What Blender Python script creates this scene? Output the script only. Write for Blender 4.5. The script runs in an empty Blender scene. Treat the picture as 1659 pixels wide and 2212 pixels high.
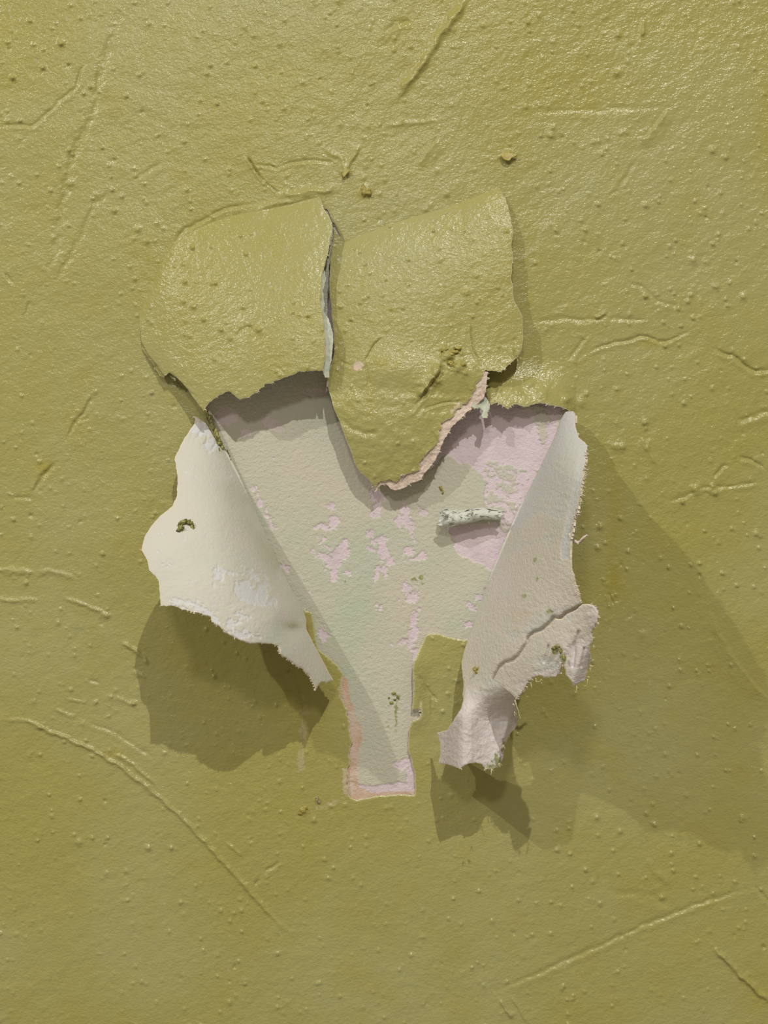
import bpy, math, random
import numpy as np
from mathutils import Vector

# ------------------------------------------------------------------ scale, camera, light
U = 0.0003                 # metres per unit; the wall is measured in a 1659 x 2212 grid
D = 3000.0                 # camera distance from the wall in the same unit
CX, CY = 829.5, 1106.0
sc = bpy.context.scene
col = sc.collection

cam_d = bpy.data.cameras.new('camera'); cam = bpy.data.objects.new('camera', cam_d); col.objects.link(cam)
cam.location = (0, -D * U, 0); cam.rotation_euler = (math.pi / 2, 0, 0)
cam_d.sensor_fit = 'VERTICAL'; cam_d.sensor_height = 24; cam_d.lens = 24 * D / 2212.0
cam_d.clip_start = 0.01; cam_d.clip_end = 50
sc.camera = cam

sc.view_settings.view_transform = 'Standard'
sc.view_settings.look = 'None'
sc.view_settings.gamma = 1.0
sc.view_settings.exposure = 0.06
sc.view_settings.use_curve_mapping = False

world = bpy.data.worlds.new('room_air'); sc.world = world; world.use_nodes = True
bg = world.node_tree.nodes['Background']; bg.inputs[0].default_value = (1.0, 0.87, 0.66, 1); bg.inputs[1].default_value = 0.27

def lamp(name, lx, ly, lz, energy, size, color):
    d = bpy.data.lights.new(name, 'AREA'); d.shape = 'DISK'; d.size = size; d.energy = energy; d.color = color
    o = bpy.data.objects.new(name, d); col.objects.link(o)
    o.location = ((lx - CX) * U, -lz * U, (CY - ly) * U)
    o.rotation_euler = (Vector((0, 0, 0)) - o.location).to_track_quat('-Z', 'Y').to_euler()
    return o
lamp('ceiling_spot_right', 4030, -14900, 16000, 200.0, 0.055, (1.0, 0.985, 0.93))
lamp('ceiling_spot_left', -3600, -3450, 4600, 15.0, 0.030, (1.0, 0.985, 0.94))
lamp('added_sheen_lamp', -87, -3718, 9000, 13.5, 0.24, (1.0, 0.985, 0.94))  # added soft lamp, put in for the sheen near the top and frontal fill

rng = np.random.default_rng(7)
random.seed(7)

# ------------------------------------------------------------------ noise
_T = [rng.random((256, 256)) for _ in range(12)]
def vnoise(X, Y, s=0):
    T = _T[s % 12]
    xi = np.floor(X).astype(int); yi = np.floor(Y).astype(int)
    fx = X - xi; fy = Y - yi
    fx = fx * fx * (3 - 2 * fx); fy = fy * fy * (3 - 2 * fy)
    x0 = xi & 255; x1 = (xi + 1) & 255; y0 = yi & 255; y1 = (yi + 1) & 255
    return (T[y0, x0] * (1 - fx) * (1 - fy) + T[y0, x1] * fx * (1 - fy) + T[y1, x0] * (1 - fx) * fy + T[y1, x1] * fx * fy)
def fbm(X, Y, scale, s=0, octv=4, gain=0.5):
    a, t, n = 1.0, 0.0, 0.0
    for k in range(octv):
        n = n + a * (vnoise(X / scale * 2 ** k + 17.3 * k, Y / scale * 2 ** k + 9.1 * k, s + k) - 0.5); t += a; a *= gain
    return n / t * 2
def sint(x, xp, fp, w=30.0):
    """smoothed piecewise interpolation"""
    o = 0
    for k, q in ((-1.6, .08), (-.9, .2), (-.3, .22), (.3, .22), (.9, .2), (1.6, .08)): o = o + q * np.interp(x + k * w, xp, fp)
    return o
def sstep(a, b, v):
    t = np.clip((v - a) / (b - a), 0, 1); return t * t * (3 - 2 * t)

# ------------------------------------------------------------------ polygons
def ragged(poly, amp=2.0, seg=2.5, seed=0, closed=True, rough=1.0):
    """densify an outline and fray it; every point may carry its own amp as third value"""
    P = [(p[0], p[1], (p[2] if len(p) > 2 else amp)) for p in poly]
    out = []
    n = len(P) if closed else len(P) - 1
    for i in range(n):
        a = P[i]; b = P[(i + 1) % len(P)]
        L = math.hypot(b[0] - a[0], b[1] - a[1]); k = max(1, int(L / seg))
        nx, ny = -(b[1] - a[1]) / (L + 1e-6), (b[0] - a[0]) / (L + 1e-6)
        for j in range(k):
            t = j / k; x = a[0] + (b[0] - a[0]) * t; y = a[1] + (b[1] - a[1]) * t
            am = a[2] + (b[2] - a[2]) * t
            out.append((x, y, nx, ny, am))
    A = np.array(out)
    X, Y = A[:, 0], A[:, 1]
    o = (fbm(X, Y, 22, seed, 2) * 1.1 + fbm(X, Y, 7, seed + 3, 2) * 1.0 * rough + (vnoise(X / 2.3, Y / 2.3, seed + 5) - .5) * 1.0 * rough) * A[:, 4]
    return np.stack([X + A[:, 2] * o, Y + A[:, 3] * o], 1)

def pip(poly, xs, ys):
    """even-odd inside test on a grid, row by row"""
    out = np.zeros((len(ys), len(xs)), bool)
    x0 = poly[:, 0]; y0 = poly[:, 1]; x1 = np.roll(x0, -1); y1 = np.roll(y0, -1)
    for r, y in enumerate(ys):
        m = (y0 > y) != (y1 > y)
        if not m.any(): continue
        xc = x0[m] + (y - y0[m]) / (y1[m] - y0[m]) * (x1[m] - x0[m])
        out[r] = (np.searchsorted(np.sort(xc), xs) % 2) == 1
    return out

def nearest(pts, poly, closed=True):
    """nearest point on an outline and its distance"""
    a = poly if closed else poly[:-1]; b = np.roll(poly, -1, 0) if closed else poly[1:]
    d = b - a; L2 = (d ** 2).sum(1) + 1e-9
    Q = np.empty_like(pts); R = np.empty(len(pts))
    for i in range(0, len(pts), 1500):
        p = pts[i:i + 1500]
        t = np.clip(((p[:, None, :] - a[None]) * d[None]).sum(2) / L2, 0, 1)
        q = a[None] + t[..., None] * d[None]
        dd = ((p[:, None, :] - q) ** 2).sum(2); k = dd.argmin(1)
        Q[i:i + 1500] = q[np.arange(len(p)), k]; R[i:i + 1500] = np.sqrt(dd[np.arange(len(p)), k])
    return Q, R

def dilate(m):
    o = m.copy(); o[1:] |= m[:-1]; o[:-1] |= m[1:]; o2 = o.copy(); o2[:, 1:] |= o[:, :-1]; o2[:, :-1] |= o[:, 1:]; return o2

def P3(px, py, h):
    f = (D - h) / D
    return np.stack([(px - CX) * f * U, -h * U + 0 * px, (CY - py) * f * U], -1)
def V3(px, py, h):
    f = (D - h) / D
    return Vector(((px - CX) * f * U, -h * U, (CY - py) * f * U))

# ------------------------------------------------------------------ materials
def lin(c):
    return tuple(((v / 255) / 12.92 if v / 255 <= 0.04045 else ((v / 255 + 0.055) / 1.055) ** 2.4) for v in c) + (1,)
class NT:
    def __init__(s, name):
        s.m = bpy.data.materials.new(name); s.m.use_nodes = True; s.t = s.m.node_tree; s.b = s.t.nodes['Principled BSDF']
        g = s.n('ShaderNodeNewGeometry'); s.pos = g.outputs['Position']
    def n(s, k): return s.t.nodes.new(k)
    def l(s, a, b): s.t.links.new(a, b)
    def noise(s, size, detail=3, rough=.5, stretch=None, rot=0.0, dist=0):
        """size in wall units"""
        mp = s.n('ShaderNodeMapping'); mp.vector_type = 'POINT'; s.l(s.pos, mp.inputs[0])
        mp.inputs['Rotation'].default_value = (0, rot, 0)
        if stretch: mp.inputs['Scale'].default_value = stretch
        k = s.n('ShaderNodeTexNoise'); s.l(mp.outputs[0], k.inputs['Vector'])
        k.inputs['Scale'].default_value = 1 / (size * U); k.inputs['Detail'].default_value = detail; k.inputs['Roughness'].default_value = rough
        k.inputs['Distortion'].default_value = dist
        return k.outputs['Fac']
    def ramp(s, v, a, b):
        r = s.n('ShaderNodeMapRange'); s.l(v, r.inputs[0]); r.inputs[1].default_value = a; r.inputs[2].default_value = b; return r.outputs[0]
    def attr(s, name):
        a = s.n('ShaderNodeAttribute'); a.attribute_name = name; return a.outputs['Fac']
    def mix(s, f, a, b):
        m = s.n('ShaderNodeMix'); m.data_type = 'RGBA'; s.l(f, m.inputs[0])
        for v, i in ((a, 6), (b, 7)):
            if isinstance(v, tuple): m.inputs[i].default_value = v
            else: s.l(v, m.inputs[i])
        return m.outputs[2]
    def math(s, op, a, b):
        m = s.n('ShaderNodeMath'); m.operation = op
        for v, i in ((a, 0), (b, 1)):
            if isinstance(v, (int, float)): m.inputs[i].default_value = v
            else: s.l(v, m.inputs[i])
        return m.outputs[0]
    def bump(s, v, dist, prev=None, strength=1.0):
        b = s.n('ShaderNodeBump'); b.inputs['Distance'].default_value = dist * U; b.inputs['Strength'].default_value = strength
        s.l(v, b.inputs['Height'])
        if prev: s.l(prev, b.inputs['Normal'])
        return b.outputs[0]
    def done(s, c, rough, nrm=None, spec=.5):
        if isinstance(c, tuple): s.b.inputs['Base Color'].default_value = c
        else: s.l(c, s.b.inputs['Base Color'])
        if isinstance(rough, float): s.b.inputs['Roughness'].default_value = rough
        else: s.l(rough, s.b.inputs['Roughness'])
        s.b.inputs['Specular IOR Level'].default_value = spec
        if nrm: s.l(nrm, s.b.inputs['Normal'])
        return s.m

def paint_material():
    k = NT('olive_green_paint')
    c = k.mix(k.ramp(k.noise(420, 3, .5), .38, .62), lin((164, 159, 104)), lin((160, 153, 88)))
    c = k.mix(k.math('MULTIPLY', k.ramp(k.noise(120, 3, .6), .52, .75), .45), c, lin((160, 150, 74)))
    c = k.mix(k.attr('stain'), c, lin((160, 145, 50)))
    c = k.mix(k.math('MULTIPLY', k.ramp(k.noise(9, 2, .5), .62, .74), .35), c, lin((180, 170, 96)))
    c = k.mix(k.attr('paper'), c, k.mix(k.ramp(k.noise(10, 3), .4, .6), lin((206, 180, 160)), lin((200, 186, 160))))
    c = k.mix(k.attr('rim'), c, lin((196, 190, 150)))
    n = k.bump(k.noise(22, 2, .5, (1, 1, 1.4), .5), .6)
    n = k.bump(k.noise(8, 2, .6, (1, 1, 1.45), .55), 1.45, n)
    n = k.bump(k.noise(3.6, 1, .5), .38, n)
    return k.done(c, k.math('ADD', k.math('MULTIPLY', k.ramp(k.noise(200, 2), .35, .65), .07), .19), n, .29)

def paper_material(name, c1, c2, c3, plaster=(214, 197, 203), grain=1.0, blue=(196, 202, 204)):
    """torn lining paper with primer: two tones, a sage or blue wash, bare plaster where the attribute says"""
    k = NT(name)
    c = k.mix(k.ramp(k.noise(170, 4, .6), .36, .64), lin(c1), lin(c2))
    c = k.mix(k.ramp(k.noise(260, 4, .6, dist=.3), .50, .66), c, lin(c3))
    c = k.mix(k.attr('blue'), c, lin(blue))
    pl = k.mix(k.ramp(k.noise(60, 4, .6), .45, .7), lin(plaster), lin(tuple(v - 12 for v in plaster)))
    c = k.mix(k.attr('plaster'), c, pl)
    c = k.mix(k.attr('pink'), c, k.mix(k.ramp(k.noise(30, 3), .4, .65), lin((206, 184, 168)), lin((196, 166, 138))))
    c = k.mix(k.attr('green'), c, k.mix(k.ramp(k.noise(9, 2), .4, .6), lin((150, 160, 96)), lin((120, 124, 70))))
    c = k.mix(k.attr('rim'), c, lin((222, 206, 186)))
    n = k.bump(k.noise(10, 3, .6, (1, 1, 1.4), .5), 1.5 * grain)
    n = k.bump(k.noise(3.4, 2, .5), .45 * grain, n)
    return k.done(c, .75, n, .3)

def plain_material(name, c1, c2, size=12, rough=.6, bump=1.0):
    k = NT(name)
    c = k.mix(k.ramp(k.noise(size, 3, .6), .42, .58), lin(c1), lin(c2))
    return k.done(c, rough, k.bump(k.noise(size * .6, 3, .6), bump), .35)

M_PAINT = paint_material()
M_PATCH = paper_material('sage_grey_lining_paper', (197, 190, 173), (191, 188, 169), (182, 188, 167), grain=1.5)
M_LFLAP = paper_material('cream_paper_back', (204, 200, 188), (202, 199, 186), (193, 199, 184), grain=.8, blue=(208, 209, 212))
M_RFLAP = paper_material('beige_paper_back', (210, 202, 190), (206, 200, 186), (197, 198, 186), plaster=(212, 203, 202), grain=1.35, blue=(200, 201, 198))
M_EDGE = plain_material('torn_paper_edge', (214, 204, 186), (188, 182, 158), 6)
M_PINK = plain_material('pink_torn_paper', (222, 202, 190), (208, 188, 170), 7, .8, 2.0)
M_SAGE = plain_material('sage_flake', (196, 200, 182), (178, 184, 164), 14, .7)
M_CRUMB = plain_material('crumbled_green_paint', (160, 156, 92), (96, 94, 50), 7, .6, 1.6)
M_CHIP = plain_material('olive_paint_chip', (170, 158, 84), (156, 140, 70), 10, .4, .8)
M_LIME = plain_material('lime_paint_fibre', (186, 184, 120), (206, 198, 160), 8, .6)
M_ROLL = None
def roll_material():
    k = NT('cracked_white_primer')
    f = k.math('MULTIPLY', k.ramp(k.noise(13, 4, .7, (1, 1, 2.2), dist=.6), .55, .61), .85)
    c = k.mix(f, lin((204, 206, 196)), lin((96, 104, 78)))
    return k.done(c, .6, k.bump(f, -1.0), .3)
M_ROLL = roll_material()
M_BROWN = plain_material('dry_paint_crust', (128, 118, 78), (176, 158, 130), 5, .7, 1.5)

# ------------------------------------------------------------------ mesh from a grid
def link(name, me, parent=None, base=None):
    o = bpy.data.objects.new(name, me); col.objects.link(o)
    if parent is not None:
        o.parent = parent
    return o

def grid_mesh(name, xs, ys, inside, H, outline, mats, thick, attrs, parent=None, rim=0, rimf=None, rimlow=0.0):
    """skin of the grid cells that touch `inside`; verts outside are pulled onto the torn outline; real thickness"""
    ny, nx = inside.shape
    X, Y = np.meshgrid(xs, ys); X = X.copy(); Y = Y.copy()
    cell = inside[:-1, :-1] | inside[1:, :-1] | inside[:-1, 1:] | inside[1:, 1:]
    used = np.zeros_like(inside)
    used[:-1, :-1] |= cell; used[1:, :-1] |= cell; used[:-1, 1:] |= cell; used[1:, 1:] |= cell
    rimv = np.zeros_like(X)
    if outline is not None:
        sn = used & ~inside
        q, _ = nearest(np.stack([X[sn], Y[sn]], 1), outline)
        X[sn] = q[:, 0]; Y[sn] = q[:, 1]
        if rim > 0:
            band = ~inside
            st = float(np.median(np.diff(xs)))
            for _ in range(int(rim / st) + 2): band = dilate(band)
            band &= used
            _, r = nearest(np.stack([X[band], Y[band]], 1), outline)
            rv = np.clip(1 - r / rim, 0, 1); rimv[band] = rv
            if rimf is not None: rimv = rimv * rimf(X, Y)
            H = H - rimlow * rimv ** 2
    idx = -np.ones(X.shape, int); n = int(used.sum()); idx[used] = np.arange(n)
    co = P3(X[used], Y[used], H[used])
    a = idx[:-1, :-1][cell]; b = idx[1:, :-1][cell]; c = idx[1:, 1:][cell]; d = idx[:-1, 1:][cell]
    F = np.stack([a, b, c, d], 1)
    vals = {'rim': rimv[used]}
    for k, v in attrs.items(): vals[k] = v[used]
    base = parent.location if parent is not None else Vector((0, 0, 0))
    verts = co; faces = F; mi = np.zeros(len(F), int); smooth = np.ones(len(F), bool)
    if thick > 0:
        fn = np.cross(co[F[:, 2]] - co[F[:, 0]], co[F[:, 3]] - co[F[:, 1]])
        vn = np.zeros_like(co)
        for k in range(4): np.add.at(vn, F[:, k], fn)
        vn /= np.linalg.norm(vn, axis=1)[:, None] + 1e-20
        back = co - vn * thick * U
        E = np.concatenate([F[:, [0, 1]], F[:, [1, 2]], F[:, [2, 3]], F[:, [3, 0]]])
        key = np.sort(E, 1); key = key[:, 0].astype(np.int64) * n + key[:, 1]
        u, first, cnt = np.unique(key, return_index=True, return_counts=True)
        B = E[first[cnt == 1]]
        m = len(B)
        s = np.concatenate([co[B[:, 0]], co[B[:, 1]], back[B[:, 1]], back[B[:, 0]]])
        o = 2 * n
        SF = np.stack([o + np.arange(m) + m, o + np.arange(m), o + np.arange(m) + 3 * m, o + np.arange(m) + 2 * m], 1)
        verts = np.concatenate([co, back, s]); faces = np.concatenate([F, F[:, ::-1] + n, SF])
        mi = np.concatenate([np.zeros(len(F), int), np.ones(len(F), int), np.full(m, 2)])
        smooth = np.concatenate([np.ones(2 * len(F), bool), np.zeros(m, bool)])
        for k in vals: vals[k] = np.concatenate([vals[k], np.zeros(len(co)), np.zeros(4 * m)])
    me = bpy.data.meshes.new(name)
    me.vertices.add(len(verts)); me.vertices.foreach_set('co', (verts - np.array(base)).astype(np.float32).ravel())
    me.loops.add(faces.size); me.loops.foreach_set('vertex_index', faces.astype(np.int32).ravel())
    me.polygons.add(len(faces)); me.polygons.foreach_set('loop_start', np.arange(0, faces.size, 4, dtype=np.int32))
    for q in mats: me.materials.append(q)
    me.polygons.foreach_set('material_index', mi.astype(np.int32))
    me.polygons.foreach_set('use_smooth', smooth)
    for k, v in vals.items():
        at = me.attributes.new(k, 'FLOAT', 'POINT'); at.data.foreach_set('value', v.astype(np.float32))
    me.update(calc_edges=True)
    return link(name, me, parent)

def sheet(name, poly, hf, mats, thick=4, parent=None, step=2.0, attrs=None, rim=0, rimlow=0.0, rimf=None):
    x0, y0 = poly.min(0) - 2 * step; x1, y1 = poly.max(0) + 3 * step
    xs = np.arange(x0, x1, step); ys = np.arange(y0, y1, step)
    ins = pip(poly, xs, ys)
    X, Y = np.meshgrid(xs, ys)
    at = {k: f(X, Y) for k, f in (attrs or {}).items()}
    return grid_mesh(name, xs, ys, ins, hf(xs, ys, X, Y, at), poly, mats, thick, at, parent, rim, rimf, rimlow)

def mesh_obj(name, verts, faces, mats, parent=None, smooth=True, mi=None):
    base = parent.location if parent is not None else Vector((0, 0, 0))
    me = bpy.data.meshes.new(name)
    me.from_pydata([tuple(Vector(v) - base) for v in verts], [], faces)
    for q in mats: me.materials.append(q)
    me.polygons.foreach_set('use_smooth', [smooth] * len(faces))
    if mi: me.polygons.foreach_set('material_index', mi)
    me.update()
    return link(name, me, parent)

def thing(name, label, cat, px, py, h, group=None):
    o = bpy.data.objects.new(name, None); col.objects.link(o); o.location = V3(px, py, h); o.empty_display_size = .01
    tag(o, label, cat, group); return o
def tag(o, label, cat=None, group=None):
    o['label'] = label
    if cat: o['category'] = cat
    if group: o['group'] = group
    return o

def tube_geo(pts, radii, n=7):
    """tube through points (px, py, h) with radii in wall units"""
    V, F = [], []
    c = [V3(*p) for p in pts]
    for i, p in enumerate(c):
        t = (c[min(i + 1, len(c) - 1)] - c[max(i - 1, 0)]).normalized()
        a = t.orthogonal().normalized(); b = t.cross(a)
        for j in range(n):
            an = 2 * math.pi * j / n
            V.append(p + (a * math.cos(an) + b * math.sin(an)) * radii[i] * U)
    for i in range(len(c) - 1):
        for j in range(n):
            F.append((i * n + j, i * n + (j + 1) % n, (i + 1) * n + (j + 1) % n, (i + 1) * n + j))
    F.append(tuple(range(n - 1, -1, -1))); F.append(tuple((len(c) - 1) * n + j for j in range(n)))
    return V, F
def merge(parts):
    V, F = [], []
    for v, f in parts:
        o = len(V); V += v; F += [tuple(i + o for i in q) for q in f]
    return V, F
def hair(x, y, h, ang, L, r=.8, curl=.6, lift=.3, n=6):
    pts, rad = [], []
    for i in range(n):
        t = i / (n - 1)
        pts.append((x, y, h)); rad.append(r * (1 - .75 * t) + .15)
        x += math.cos(ang) * L / n; y += math.sin(ang) * L / n; h += lift * L / n * random.uniform(-.6, 1); ang += curl / n * random.uniform(.3, 1.2)
    return tube_geo(pts, rad, 5)

# ------------------------------------------------------------------ wall relief
RIDGES = [  # points, kind, width, amp
    ([(1012, -8), (985, 30), (945, 85), (905, 145), (880, 180), (858, 212)], 'ridge', 7, 8),
    ([(270, -5), (240, 90), (215, 180), (190, 270), (160, 340), (130, 470), (105, 620)], 'groove', 9, 3.0),
    ([(-10, 272), (70, 272), (110, 235), (165, 190), (175, 150), (200, 130)], 'groove', 3.5, 3.4),
    ([(240, 415), (205, 440), (185, 480), (160, 540), (130, 590), (112, 618)], 'groove', 6, 2.2),
    ([(375, 530), (400, 495), (450, 468), (480, 455), (540, 440)], 'groove', 4, 4.0),
    ([(535, 338), (548, 362), (560, 380), (572, 393)], 'groove', 1.9, 8),
    ([(572, 393), (586, 404), (603, 418)], 'groove', 1.6, 4),
    ([(550, 357), (585, 359), (600, 365)], 'groove', 3, 3),
    ([(600, 363), (630, 352), (680, 346), (715, 351), (700, 352)], 'groove', 3, 3),
    ([(700, 325), (735, 340), (745, 368)], 'ridge', 5, 3),
    ([(780, 317), (760, 350), (745, 378)], 'step', 4, 5),
    ([(600, 420), (650, 415), (700, 412), (722, 405)], 'ridge', 7, 6),
    ([(545, 460), (600, 438), (660, 425), (700, 420)], 'ridge', 9, 4),
    ([(830, 270), (880, 264), (948, 262)], 'ridge', 4, 2.2),
    ([(830, 68), (860, 50), (890, 46)], 'groove', 6, 3),
    ([(900, 355), (925, 325), (945, 300)], 'step', 5, 4),
    ([(290, 390), (330, 362), (352, 355)], 'groove', 4, 2),
    ([(1375, 298), (1400, 295), (1415, 275), (1440, 238)], 'step', 4, 6),
    ([(1335, 290), (1350, 282), (1360, 290)], 'ridge', 4, 3),
    ([(1385, 80), (1392, 45)], 'ridge', 3.5, 4),
    ([(1150, 240), (1290, 238), (1440, 230)], 'groove', 6, 1.4),
    ([(1378, 340), (1358, 370), (1335, 410), (1310, 428)], 'groove', 4, 1.8),
    ([(1270, 760), (1300, 748), (1330, 740), (1350, 738), (1380, 728), (1400, 728), (1425, 738), (1450, 734), (1490, 715)], 'groove', 3.2, 4.4),
    ([(1228, 775), (1240, 762), (1262, 735), (1250, 730)], 'groove', 3, 4),
    ([(1150, 695), (1200, 690), (1290, 690), (1330, 672)], 'groove', 5, 2.2),
    ([(1285, 687), (1298, 682), (1310, 674)], 'ridge', 4, 5),
    ([(1355, 608), (1390, 620), (1420, 650), (1460, 660), (1470, 690)], 'groove', 4, 2.2),
    ([(1310, 690), (1340, 690), (1400, 690)], 'groove', 4, 2.4),
    ([(1540, 752), (1570, 765), (1585, 770), (1605, 790), (1630, 802), (1670, 798)], 'groove', 3.6, 5),
    ([(1542, 1032), (1560, 1010), (1575, 1005)], 'groove', 3, 4),
    ([(1598, 990), (1625, 992), (1650, 1012)], 'groove', 3.4, 5),
    ([(1440, 1085), (1480, 1070), (1510, 1055), (1580, 1050), (1645, 1040)], 'groove', 4, 2.6),
    ([(1383, 945), (1400, 960), (1410, 980), (1420, 1004)], 'step', 4, 4),
    ([(1590, 910), (1640, 892), (1670, 885)], 'groove', 6, 3),
    ([(1585, 880), (1600, 940), (1608, 980)], 'groove', 4, 1.6),
    ([(1532, 1312), (1560, 1380), (1590, 1430), (1620, 1470), (1665, 1515)], 'step', 5, 5),
    ([(1312, 1280), (1318, 1292), (1326, 1306)], 'groove', 3, 4),
    ([(1350, 1340), (1372, 1320)], 'groove', 4, 2),
    ([(-10, 1553), (60, 1560), (130, 1590), (200, 1620), (250, 1650), (320, 1703), (400, 1772), (470, 1850), (540, 1925), (600, 1995), (636, 2022)], 'ridge', 4.2, 4.6),
    ([(245, 1628), (290, 1655), (338, 1697)], 'ridge', 4, 3.4),
    ([(-10, 1232), (40, 1233), (75, 1240)], 'ridge', 6, 3.6),
    ([(75, 1232), (110, 1236), (165, 1252)], 'ridge', 5, 2.4),
    ([(-10, 1294), (50, 1298), (85, 1298)], 'ridge', 5, 2.6),
    ([(135, 1290), (180, 1306), (215, 1320), (238, 1332)], 'ridge', 4, 3.2),
    ([(262, 1388), (295, 1408), (320, 1430)], 'ridge', 4, 5),
    ([(285, 1450), (315, 1468)], 'ridge', 5, 3),
    ([(190, 1470), (215, 1476)], 'groove', 3, 3),
    ([(118, 1530), (150, 1545), (162, 1552)], 'ridge', 4, 2.4),
    ([(145, 1512), (190, 1520)], 'ridge', 3, 1.6),
    ([(190, 1560), (240, 1578), (290, 1608), (335, 1640)], 'groove', 4, 2.2),
    ([(250, 1505), (285, 1524)], 'ridge', 4, 2.0),
    ([(1075, 2140), (1200, 2085), (1300, 2040), (1380, 2003), (1450, 1975), (1500, 1955), (1560, 1935), (1628, 1915)], 'groove', 4.5, 3.0),
    ([(1628, 1915), (1645, 1930), (1665, 1952)], 'groove', 4, 3),
    ([(1540, 2045), (1580, 2085), (1620, 2125), (1670, 2172)], 'ridge', 5, 7),
    ([(1078, 2160), (1090, 2175), (1108, 2202)], 'ridge', 4, 5),
    ([(1105, 2152), (1120, 2175), (1140, 2215)], 'ridge', 3.5, 3.5),
    ([(552, 1912), (560, 1898)], 'groove', 3.5, 4),
    ([(572, 1882), (590, 1872), (603, 1862)], 'groove', 3.5, 4),
    ([(490, 1820), (525, 1850)], 'ridge', 3, 2),
    ([(205, 855), (180, 890), (160, 915), (145, 945)], 'groove', 4, 3.6),
    ([(160, 915), (195, 902)], 'groove', 3, 2.4),
    ([(120, 1000), (100, 1020), (82, 1045), (75, 1062)], 'groove', 4.5, 4),
    ([(30, 1076), (70, 1076)], 'groove', 4, 3),
    ([(64, 650), (58, 680)], 'groove', 3, 2.5),
    ([(10, 590), (28, 615)], 'groove', 3.5, 2.8),
    ([(1400, 1850), (1410, 1880), (1450, 1910)], 'ridge', 8, 2.5),
    ([(1310, 1925), (1400, 1935), (1460, 1960)], 'groove', 8, 2),
    # upper flaps
    ([(828, 728), (812, 740), (798, 765), (790, 780)], 'groove', 2.6, 4),
    ([(1018, 700), (1019, 730), (1024, 758), (1038, 785)], 'groove', 1.5, 6),
    ([(905, 862), (925, 832), (945, 805), (952, 785)], 'gash', 7, 12),
    ([(790, 782), (797, 835)], 'groove', 2.2, 3),
    ([(702, 795), (735, 780), (760, 790)], 'groove', 3, 3),
    ([(880, 905), (930, 850), (905, 862)], 'ridge', 4, 2.4),
    ([(930, 925), (945, 960), (925, 990)], 'groove', 3, 2.6),
    ([(915, 885), (955, 870), (985, 868)], 'groove', 2.2, 3.4),
    ([(735, 905), (765, 930), (820, 940)], 'groove', 6, 3),
    ([(540, 705), (520, 712), (510, 725)], 'groove', 3, 2),
    ([(1110, 755), (1112, 768), (1118, 778)], 'groove', 2, 5),
    ([(360, 800), (395, 835), (430, 862)], 'groove', 2.5, 1.5),
    ([(900, 1455), (925, 1490), (945, 1515)], 'groove', 4, 4.5),
    ([(930, 1500), (935, 1545)], 'groove', 2.5, 3),
    ([(640, 1450), (650, 1530), (655, 1600), (650, 1650)], 'groove', 2.5, 2),
]
LUMPS = [  # x, y, radius, amp : single knots of thick paint seen in the plaster
    (968, 768, 12, 9), (990, 792, 13, 10), (975, 780, 7, -7), (1005, 805, 7, 5), (958, 752, 8, 6), (945, 822, 9, 7), (925, 838, 8, 6),
    (788, 412, 11, 7), (1095, 338, 9, 6), (1100, 330, 5, 6), (1393, 914, 6, 6), (1503, 1058, 9, 6), (1540, 1052, 6, 6), (1545, 1066, 7, 6), (1475, 1085, 5, 6),
    (1297, 1138, 7, 6), (1292, 1183, 6, 5), (1340, 1120, 5, 5), (1358, 1192, 5, 4), (1355, 1230, 4, 4), (1445, 1226, 4, 5), (1634, 1153, 7, 5),
    (1498, 563, 8, 4.5), (1395, 444, 6, 5), (1332, 158, 8, 5), (1190, 293, 7, 5), (1395, 640, 5, 6), (1465, 667, 6, 5), (1606, 642, 7, 5),
    (1540, 325, 7, 5), (1568, 340, 6, 4), (1335, 75, 7, 5), (1390, 1370, 11, 2.5), (1280, 1905, 5, 3), (1340, 1796, 6, 5), (1290, 1766, 6, 4),
    (1415, 1782, 5, 5), (1605, 1767, 8, 4), (1397, 1758, 5, 4), (1430, 1940, 6, 5), (27, 168, 5, 7), (92, 146, 5, 6), (132, 92, 8, 5), (155, 395, 8, 5),
    (297, 495, 7, 5), (247, 455, 6, 5), (498, 730, 6, 4), (540, 708, 5, -5), (560, 712, 7, 6), (666, 688, 4, -5), (531, 548, 5, 5), (525, 670, 4, -4),
    (440, 690, 5, 5), (478, 712, 5, 6), (400, 608, 5, 5), (418, 662, 6, 5), (466, 612, 4, 5), (655, 510, 4, -3), (790, 570, 4, 3), (1007, 632, 8, 4),
    (757, 695, 4, -4), (735, 662, 5, 4), (870, 665, 4, 3), (965, 420, 6, 5), (920, 452, 6, 4), (820, 475, 5, -3), (430, 1770, 4, 3), (170, 1820, 8, 4), (320, 1832, 7, 5),
    (370, 1832, 5, 5), (390, 1950, 5, 4), (600, 2060, 5, 4), (495, 2165, 6, 4), (470, 2063, 5, 3), (1150, 2020, 4, 4), (240, 1505, 5, 4), (315, 1430, 5, 5),
    (290, 1520, 6, 5), (287, 1520, 4, 4), (230, 1330, 7, 4), (125, 1345, 6, 3), (748, 372, 9, 7), (745, 380, 5, -8), (1255, 870, 12, 4), (1225, 862, 9, 6), (1115, 842, 12, 5),
    (1145, 828, 10, 6), (1170, 850, 14, 4), (1080, 840, 7, 5), (1330, 965, 10, 4), (655, 1752, 7, 5), (685, 1728, 5, 6), (1345, 965, 8, 4),
]
NR = 2300
NOD = np.stack([rng.uniform(-100, 1760, NR), rng.uniform(-100, 2310, NR), rng.uniform(2.4, 5.0, NR), rng.uniform(.8, 3.3, NR) ** 1.15], 1)
NOD[:, 3] *= np.where(rng.random(NR) < .06, -1, 1)
NOD[:, 3] *= .45 + 1.1 * vnoise(NOD[:, 0] / 170, NOD[:, 1] / 170, 4)

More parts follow.
